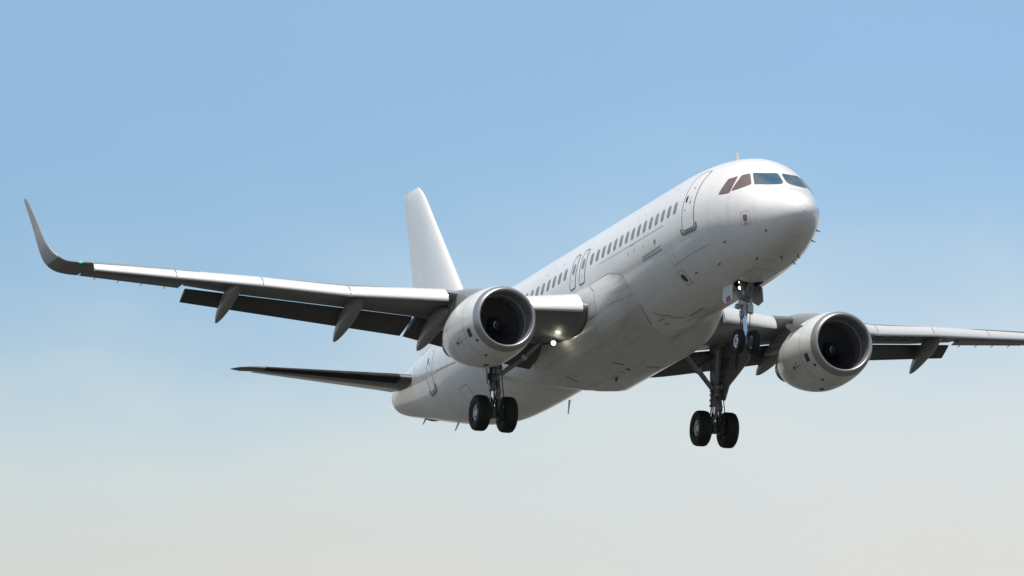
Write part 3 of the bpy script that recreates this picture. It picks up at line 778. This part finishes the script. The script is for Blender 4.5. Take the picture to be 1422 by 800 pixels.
    patch('', [(1.6, R(2)), (1.85, R(2)), (1.85, R(7)), (1.6, R(7))], .01, None, None, .06, surf=Np, mb=mb)
    patch('', [(.75, R(20)), (.85, R(20)), (.85, R(23)), (.75, R(23))], .02, None, None, .06, surf=Np, mb=mb)
    patch('', [(1.58, R(60)), (1.70, R(60)), (1.68, R(63.5)), (1.58, R(63.5))], .005, None, None, .06, surf=Np, mb=mb)
    mb.build('nacelle_marking', M['rub'], e_, recalc=False, outward=oc)
    mb = MB()
    stripe([(1.74, R(58)), (1.72, R(66))], .05, .005, mb, Np); stripe([(1.55, R(66)), (1.36, R(68))], .05, .005, mb, Np); stripe([(1.46, R(59)), (1.34, R(63))], .05, .005, mb, Np)
    stripe([(1.42, R(57)), (1.32, R(52))], .018, .004, mb, Np)
    mb.build('red_mark', M['red'] if sd > 0 else M['rub'], e_, recalc=False, outward=oc)
    # strake on the inboard shoulder
    si = -sd if sd > 0 else 1
    a = R(128)*(1 if sd < 0 else -1)
    p0, p1, p2, p3 = Np(1.15, a), Np(2.2, a), Np(2.15, a, .30), Np(1.9, a, .30)
    mb = MB(); mb.plate([V(*p0), V(*p1), V(*p2), V(*p3)], .025, Vector((0, math.cos(a), math.sin(a)))); mb.build('strake', M['nac'], e_)
    # pylon
    mb = MB(); r = []
    for x, zb_, zt_, w_ in ((12.5,-1.12,-1.00,.05),(13.0,-1.3,-.86,.15),(13.7,-1.3,-.70,.20),(14.6,-1.3,-.52,.22),(15.4,-1.35,-.40,.22),(16.2,-1.45,-.62,.21),(17.2,-1.35,-.9,.15),(18.0,-1.2,-1.05,.04)):
        zc_ = (zb_+zt_)/2; hz = (zt_-zb_)/2
        r.append([V(x, sd*oy+w_*math.copysign(abs(math.cos(t_))**.6, math.cos(t_)), zc_+hz*math.copysign(abs(math.sin(t_))**.6, math.sin(t_))) for t_ in [2*PI*j/20 for j in range(20)]])
    mb.loft(r); mb.build('pylon', M['pyl'], e_, sharp=50)
M['pyl'] = skin('pylon_grey_paint', (.36, .37, .36), period=40, rows=0, dirt=.15)
for s in (1, -1): engine(s)

# ------------------------------------------------------------------ tail
def fin():
    LEx = lambda z: 31.25+(z-3.39)*.935; TEx = lambda z: 35.55+(z-1.6)*.262
    mb = MB(); r = []
    zs = [1.3, 1.9, 3, 4.2, 5.4, 6.6, 7.5, 7.78, 7.9, 7.96]
    for z in zs:
        k = 0 if z < 7.5 else ((z-7.5)/.46)**2
        le = LEx(z)+k*.25; te = TEx(z)-k*.02; h_ = le+(te-le)*.72
        r.append([Vector((le+(h_-le)*u, (v*.105*(te-le))*(1-.75*k)*(1 if True else 0), z)) for u, v, _ in [(q[0], q[1]*(1+.0*q[0]), 0) for q in FIN]])
    mb.loft([[V(*p) for p in q] for q in r]); f_ = mb.build('tail_fin', M['tailwhite'], jet, sharp=50)
    mb = MB(); r = []
    for z in [2.0, 3, 4.2, 5.4, 6.6, 7.5, 7.78, 7.9, 7.96]:
        k = 0 if z < 7.5 else ((z-7.5)/.46)**2
        le, te = LEx(z)+k*.25, TEx(z)-k*.02; a = le+(te-le)*.721; w_ = .5*.105*(te-le)*FW*(1-.75*k)
        r.append([V(a, w_, z), V(te, .012, z), V(te, -.012, z), V(a, -w_, z), V(a-.02, 0, z)])
    mb.loft(r); mb.build('rudder', M['tailwhite'], f_, sharp=30)
    mb = MB(); r = []
    for k in range(9):                                         # dorsal fillet
        u = k/8; x = 27.2+3.6*u; hh = .02+.9*u**2.2; zb_ = 1.85-.02*u
        r.append([V(x, .02+.14*u, zb_-.1), V(x, .03, zb_+hh), V(x, -.03, zb_+hh), V(x, -.02-.14*u, zb_-.1)])
    mb.loft(r); mb.build('dorsal_fillet', M['tailwhite'], f_)
def sym(n=20):
    us = [(1-math.cos(PI*i/n))/2 for i in range(n+1)]; th = lambda u: 5*(.2969*math.sqrt(u)-.126*u-.3516*u*u+.2843*u**3-.1015*u**4)
    FIN_ = [(u, th(u*.72)) for u in us][::-1]+[(u, -th(u*.72)) for u in us][1:]
    return FIN_, 2*th(.72)
FIN, FW = sym()
fin()
def htail(sd):
    #   y   xLE  zLE  xTE  zTE
    T = [(.3,32.55,.56,36.5,.90),(1.0,33.02,.66,36.62,1.00),(5.55,36.12,1.345,37.40,1.47),(5.85,36.36,1.39,37.45,1.50),(6.08,36.72,1.44,37.46,1.52),(6.2,37.2,1.49,37.47,1.535)]
    mb = MB(); r = []
    for y in (.3, 1.0, 2.2, 3.6, 4.8, 5.55, 5.85, 6.08, 6.2):
        a = lerp(T, y); fr = .70 if y < 5.6 else .995
        le = Vector((a[0], y, a[1])); c = Vector((a[2]-a[0], 0, a[3]-a[1])); up = Vector((-c.z, 0, c.x)).normalized(); l_ = c.length
        r.append(mir(sd, [le+c*(u*fr)+up*(v*.11*l_*(1 if y < 5.6 else .8)) for u, v in FIN]))
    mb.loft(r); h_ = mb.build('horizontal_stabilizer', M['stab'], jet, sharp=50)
    mb = MB(); r = []
    for y in (.72, 1.15, 2.5, 4, 5.5):
        a = lerp(T, y); le = Vector((a[0], y, a[1])); c = Vector((a[2]-a[0], 0, a[3]-a[1])); up = Vector((-c.z, 0, c.x)).normalized(); l_ = c.length; w_ = .5*.11*l_*FW
        p = le+c*.703; q = le+c+up*(-.035*l_*.3)
        r.append(mir(sd, [p+up*w_, q+up*.008, q-up*.008, p-up*w_, p-c*.01]))
    mb.loft(r); mb.build('elevator', M['elev'], h_, sharp=30)
    mb = MB(); r = []
    for y in (1.5, 3.5, 5.4):
        a = lerp(T, y); le = Vector((a[0], y, a[1])); c = Vector((a[2]-a[0], 0, a[3]-a[1])); up = Vector((-c.z, 0, c.x)).normalized(); l_ = c.length
        N_ = [(u, v) for u, v in FIN if u < .22]
        r.append(mir(sd, [le+c*(u*.7-.003)+up*(v*.11*l_*1.02) for u, v in N_]))
    mb.loft(r, False, False, False); mb.build('leading_edge_strip', M['ledark'], h_, recalc=False, sharp=0, outward=lambda c: Vector((1, 0, 0)))
M['elev'] = skin('elevator_lit_paint', (.62, .63, .62), period=40, rows=0, dirt=.1)  # pale tone paints in sky light on the angled underside
M['ledark'] = simple('leading_edge_dark_boot', (.010, .010, .009), .85, 0, var=.25)
for s in (1, -1): htail(s)

# ------------------------------------------------------------------ landing gear
def wheel_parts(parent, org, Rr, wd, rr, rim='rim'):
    n = 48; h_ = wd/2
    mb = MB()
    mb.revolve([(-h_*.62,rr),(-h_*.86,rr*1.10),(-h_*.99,Rr*.78),(-h_*.96,Rr*.89),(-h_*.80,Rr*.965),(-h_*.52,Rr*.995),(-h_*.27,Rr),(-h_*.265,Rr*.982),(-h_*.235,Rr*.982),(-h_*.23,Rr),(0,Rr*1.0),(h_*.23,Rr),(h_*.235,Rr*.982),(h_*.265,Rr*.982),(h_*.27,Rr),(h_*.52,Rr*.995),(h_*.80,Rr*.965),(h_*.96,Rr*.89),(h_*.99,Rr*.78),(h_*.86,rr*1.10),(h_*.62,rr)], org, 'y', n)
    mb.build('tyre', M['tyre'], parent, sharp=50)
    mb = MB()
    for sg in (1, -1):
        mb.revolve([(sg*h_*.62,rr*1.01),(sg*h_*.70,rr*.97),(sg*h_*.68,rr*.90),(sg*h_*.45,rr*.80),(sg*h_*.40,rr*.55),(sg*h_*.52,rr*.42),(sg*h_*.66,rr*.36),(sg*h_*.68,.003)], org, 'y', 32)
    mb.cur = 1
    for sg in (1, -1):
        for k in range(9):
            a = 2*PI*k/9; c = (org[0]+rr*.66*math.sin(a), org[1]+sg*h_*.425, org[2]+rr*.66*math.cos(a))
            mb.tube([V(*c), V(c[0], c[1]+sg*.012, c[2])], rr*.10, 10)
    mb.build('wheel_rim', [M[rim], M['dark']], parent, sharp=40)
def main_gear(sd):
    X, Y, Z = 17.71, sd*3.795, -3.84
    P_ = lambda x, y, z: V(x, sd*y, z)
    mb = MB()
    mb.tube([P_(17.45,3.80,-1.05), P_(17.50,3.80,-1.5), P_(17.58,3.797,-2.3), P_(17.63,3.795,-2.75), P_(17.66,3.795,-3.1)], [.18,.175,.16,.15,.145], 18)
    for z in (-2.9, -3.08): mb.tube([P_(17.645, 3.795, z+.03), P_(17.65, 3.795, z-.03)], .18, 18)
    for z in (-2.0, -2.35, -2.6, -2.74): mb.tube([P_(17.56-.06*(z+2.3), 3.795, z+.035), P_(17.56-.06*(z+2.3)+.01, 3.795, z-.035)], .185, 18)
    mb.box(P_(17.42,3.80,-2.52), (.22,.30,.20), None, .03); mb.box(P_(17.48,3.66,-2.2), (.12,.16,.5), None, .03); mb.box(P_(17.7,3.95,-2.62), (.2,.12,.18), None, .02)
    mb.tube([P_(17.40,3.80,-1.25), P_(16.9,3.8,-1.15)], .09, 12)
    g = mb.build('main_gear', M['gear'], jet, sharp=40)
    mb = MB(); mb.tube([P_(17.64,3.795,-2.9), P_(17.71,3.795,-3.75)], .115, 18); mb.build('shock_strut', M['chrome'], g)
    mb = MB(); mb.tube([P_(17.71,3.33-.12,Z), P_(17.71,4.26+.12,Z)], .085, 16)
    mb.tube([P_(17.71,3.795,Z+.22), P_(17.71,3.795,Z-.13)], .13, 16)
    for s_ in (-1, 1): 
        mb.tube([P_(17.71,3.795+s_*.16,Z), P_(17.71,3.795+s_*.32,Z)], .22, 20)
        for k in range(7):
            a = 2*PI*k/7; mb.tube([P_(17.71+.19*math.sin(a),3.795+s_*.13,Z+.19*math.cos(a)), P_(17.71+.19*math.sin(a),3.795+s_*.24,Z+.19*math.cos(a))], .045, 8)
    mb.build('axle', M['geardk'], g, sharp=40)
    mb = MB()                                                  # scissor links ahead of the piston
    for s_ in (-1, 1):
        mb.tube([P_(17.52,3.795+s_*.10,-2.72), P_(17.22,3.795+s_*.03,-3.2)], .05, 8)
        mb.tube([P_(17.22,3.795+s_*.03,-3.2), P_(17.60,3.795+s_*.12,-3.68)], .05, 8)
    mb.tube([P_(17.22,3.70,-3.2), P_(17.22,3.89,-3.2)], .045, 10); mb.build('torque_link', M['gear'], g)
    mb = MB()                                                  # hoses
    for k, (dy, dx) in enumerate(((.14, -.10), (-.15, -.08), (.05, -.17))):
        mb.tube([P_(17.5+dx,3.795+dy,-2.3), P_(17.5+dx*1.5,3.795+dy*1.3,-2.9), P_(17.55+dx*2,3.795+dy*1.6,-3.3), P_(17.66+dx*.6,3.795+dy*1.5,-3.72)], .018, 6)
    mb.build('brake_hose', M['black'], g)
    mb = MB()                                                  # folding side stay running inboard
    a_, m_, b_ = Vector((16.9,2.45,-1.55)), Vector((17.05,3.0,-2.08)), Vector((17.42,3.62,-2.58))
    mb.tube([P_(*a_), P_(*m_)], [.075,.085], 12); mb.tube([P_(*m_), P_(*b_)], [.09,.075], 12)
    mb.tube([P_(m_.x-.09,m_.y,m_.z), P_(m_.x+.09,m_.y,m_.z)], .10, 12)
    mb.build('side_stay', M['gear'], g)
    mb = MB()
    mb.tube([P_(16.95,2.95,-1.98), P_(17.2,3.35,-1.72), P_(17.4,3.7,-1.5)], .045, 10)     # lock stay
    mb.tube([P_(17.5,4.0,-1.2), P_(17.52,3.88,-2.2)], .06, 10)                            # retraction jack
    mb.tube([P_(17.3,4.35,-1.25), P_(17.45,3.9,-2.1)], .045, 10)
    mb.build('lock_stay', M['geardk'], g)
    # leg door on the outboard side
    dy = lambda x, o=0: 4.17-(x-17.5)*.345+o
    mb = MB(); mb.plate([P_(x, dy(x)-.05*(-1-z), z) for x, z in ((16.45,-1.12),(18.3,-1.0),(18.2,-1.7),(17.9,-2.35),(17.84,-2.82),(17.48,-2.92),(17.3,-2.45),(16.85,-2.12),(16.38,-1.75))], .05, Vector((-.345*1, -sd, .05))); d_ = mb.build('leg_door', M['gdoor'], g, sharp=30)
    mb = MB()
    for z in (-1.6, -2.15): mb.tube([P_(17.55,3.92,z), P_(17.5,dy(17.5)-.04,z+.03)], .04, 8)
    for x in (16.9, 17.8): mb.tube([P_(x,dy(x,-.07),-1.15), P_(x,dy(x,-.12),-2.0)], .035, 8)
    mb.build('door_rib', M['geardk'], g)
    for o_ in (-.4635, .4635): wheel_parts(g, (X, Y+o_, Z), .583, .42, .265)
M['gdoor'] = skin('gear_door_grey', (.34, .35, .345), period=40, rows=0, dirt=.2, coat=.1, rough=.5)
for s in (1, -1): main_gear(s)
def nose_gear():
    Z = -3.84; mb = MB()
    P_ = V
    mb.tube([P_(5.30,0,-1.5), P_(5.27,0,-2.15), P_(5.20,0,-2.75), P_(5.17,0,-3.0)], [.10,.105,.105,.095], 18)
    for z, r_ in ((-2.42,.15),(-2.62,.135),(-2.9,.13),(-3.02,.12)): mb.tube([P_(5.24,0,z+.04), P_(5.235,0,z-.04)], r_, 18)
    for s_ in (1, -1):
        mb.tube([P_(5.22,s_*.06,-2.5), P_(5.35,s_*.36,-1.9)], [.06,.05], 10)
        mb.tube([P_(5.2,s_*.06,-2.45), P_(5.0,s_*.20,-1.85)], .035, 8)
        mb.tube([P_(5.22,s_*.12,-2.72), P_(5.22,s_*.27,-2.68)], .085, 14)
    mb.box(P_(5.08,-.16,-2.78), (.16,.18,.30), None, .03); mb.box(P_(5.06,.16,-2.62), (.14,.16,.16), None, .03); mb.box(P_(5.05,0,-2.3), (.12,.22,.20), None, .03)
    mb.box(P_(5.12,.13,-2.95), (.10,.10,.22), None, .02); mb.box(P_(5.14,-.13,-2.5), (.12,.12,.16), None, .02); mb.tube([P_(5.1,-.2,-2.45), P_(5.06,-.2,-2.95)], .04, 10)
    g = mb.build('nose_gear', M['ngear'], jet, sharp=40)
    mb = MB(); mb.tube([P_(5.17,0,-2.95), P_(5.10,0,-3.72)], .068, 18); mb.build('shock_strut', M['chrome'], g)
    mb = MB(); mb.tube([P_(5.07,-.36,Z), P_(5.07,.36,Z)], .055, 14); mb.tube([P_(5.10,0,-3.66), P_(5.06,0,-3.93)], .09, 14)
    for s_ in (-1, 1): mb.tube([P_(5.07,s_*.1,Z), P_(5.07,s_*.2,Z)], .12, 16)
    mb.build('axle', M['gear'], g, sharp=40)
    mb = MB()
    for s_ in (-1, 1):
        mb.tube([P_(5.28,s_*.06,-3.0), P_(5.52,s_*.02,-3.35)], .025, 8); mb.tube([P_(5.52,s_*.02,-3.35), P_(5.18,s_*.06,-3.7)], .025, 8)
    mb.build('torque_link', M['gear'], g)
    mb = MB(); mb.tube([P_(5.15,0,-2.5), P_(4.65,.0,-2.0), P_(4.2,0,-1.8)], .06, 10); mb.tube([P_(5.1,-.12,-2.6), P_(4.9,-.22,-1.9)], .04, 8); mb.build('drag_stay', M['gear'], g)
    mb = MB()
    for dy in (.1, -.09): mb.tube([P_(5.12,dy,-2.4), P_(5.03,dy*1.5,-2.9), P_(5.0,dy*1.2,-3.3), P_(5.05,dy*.8,-3.66)], .014, 6)
    mb.build('hose', M['black'], g)
    for y, z, r_ in ((.17,-1.95,.042), (.17,-2.13,.058)):
        mb = MB(); mb.tube([P_(5.22,y,z), P_(5.14,y,z)], [r_*.6, r_], 20); mb.tube([P_(5.14,y,z), P_(5.10,y,z)], r_*1.06, 20)
        l_ = mb.build('taxi_light', M['gear'], g)
        mb = MB(); mb.tube([P_(5.098,y,z), P_(5.085,y,z)], [r_*.95, r_*.75], 20); mb.build('lens', M['lampw'], l_)
    for y in (-.25, .25): wheel_parts(g, (5.07, y, Z), .381, .22, .21, 'nrim')
    for s_ in (1, -1):
        mb = MB()
        mb.plate([P_(5.86,s_*.43,-1.99), P_(5.0,s_*.43,-2.02), P_(4.92,s_*.50,-2.12), P_(4.90,s_*.52,-2.55), P_(5.35,s_*.53,-2.60), P_(5.72,s_*.50,-2.42)], .035, Vector((0, s_, .12)))
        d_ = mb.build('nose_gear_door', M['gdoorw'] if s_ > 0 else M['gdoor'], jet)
        if s_ > 0:
            mb = MB(); mb.plate([P_(5.02,.545,-2.40), P_(5.30,.548,-2.42), P_(5.29,.56,-2.57), P_(4.98,.558,-2.54)], .012, Vector((0, 1, .1))); mb.build('red_placard', M['red'], d_)
nose_gear()

# ------------------------------------------------------------------ landing lights lowered under the wing roots
for sd in (1,):
    mb = MB(); x, y, z = 15.9, sd*2.4, -1.80
    mb.tube([V(16.15, y, -1.55), V(16.05, y, -1.76)], .05, 10); mb.tube([V(x+.16, y, z), V(x, y, z)], [.05, .08], 24); mb.tube([V(x, y, z), V(x-.04, y, z)], .085, 24)
    l_ = mb.build('landing_light', M['alu'], jet)
    mb = MB(); mb.tube([V(x-.045, y, z), V(x-.06, y, z)], [.068, .055], 24); mb.build('lens', M['lamp'], l_)
    gl = bpy.data.lights.new('landing_light_glow', 'POINT'); go = bpy.data.objects.new('landing_light_glow', gl); COL.objects.link(go); go.parent = l_
    gl.energy = 4.5; gl.color = (1, .95, .75); gl.shadow_soft_size = .09; go.location = V(x-.2, y, z)
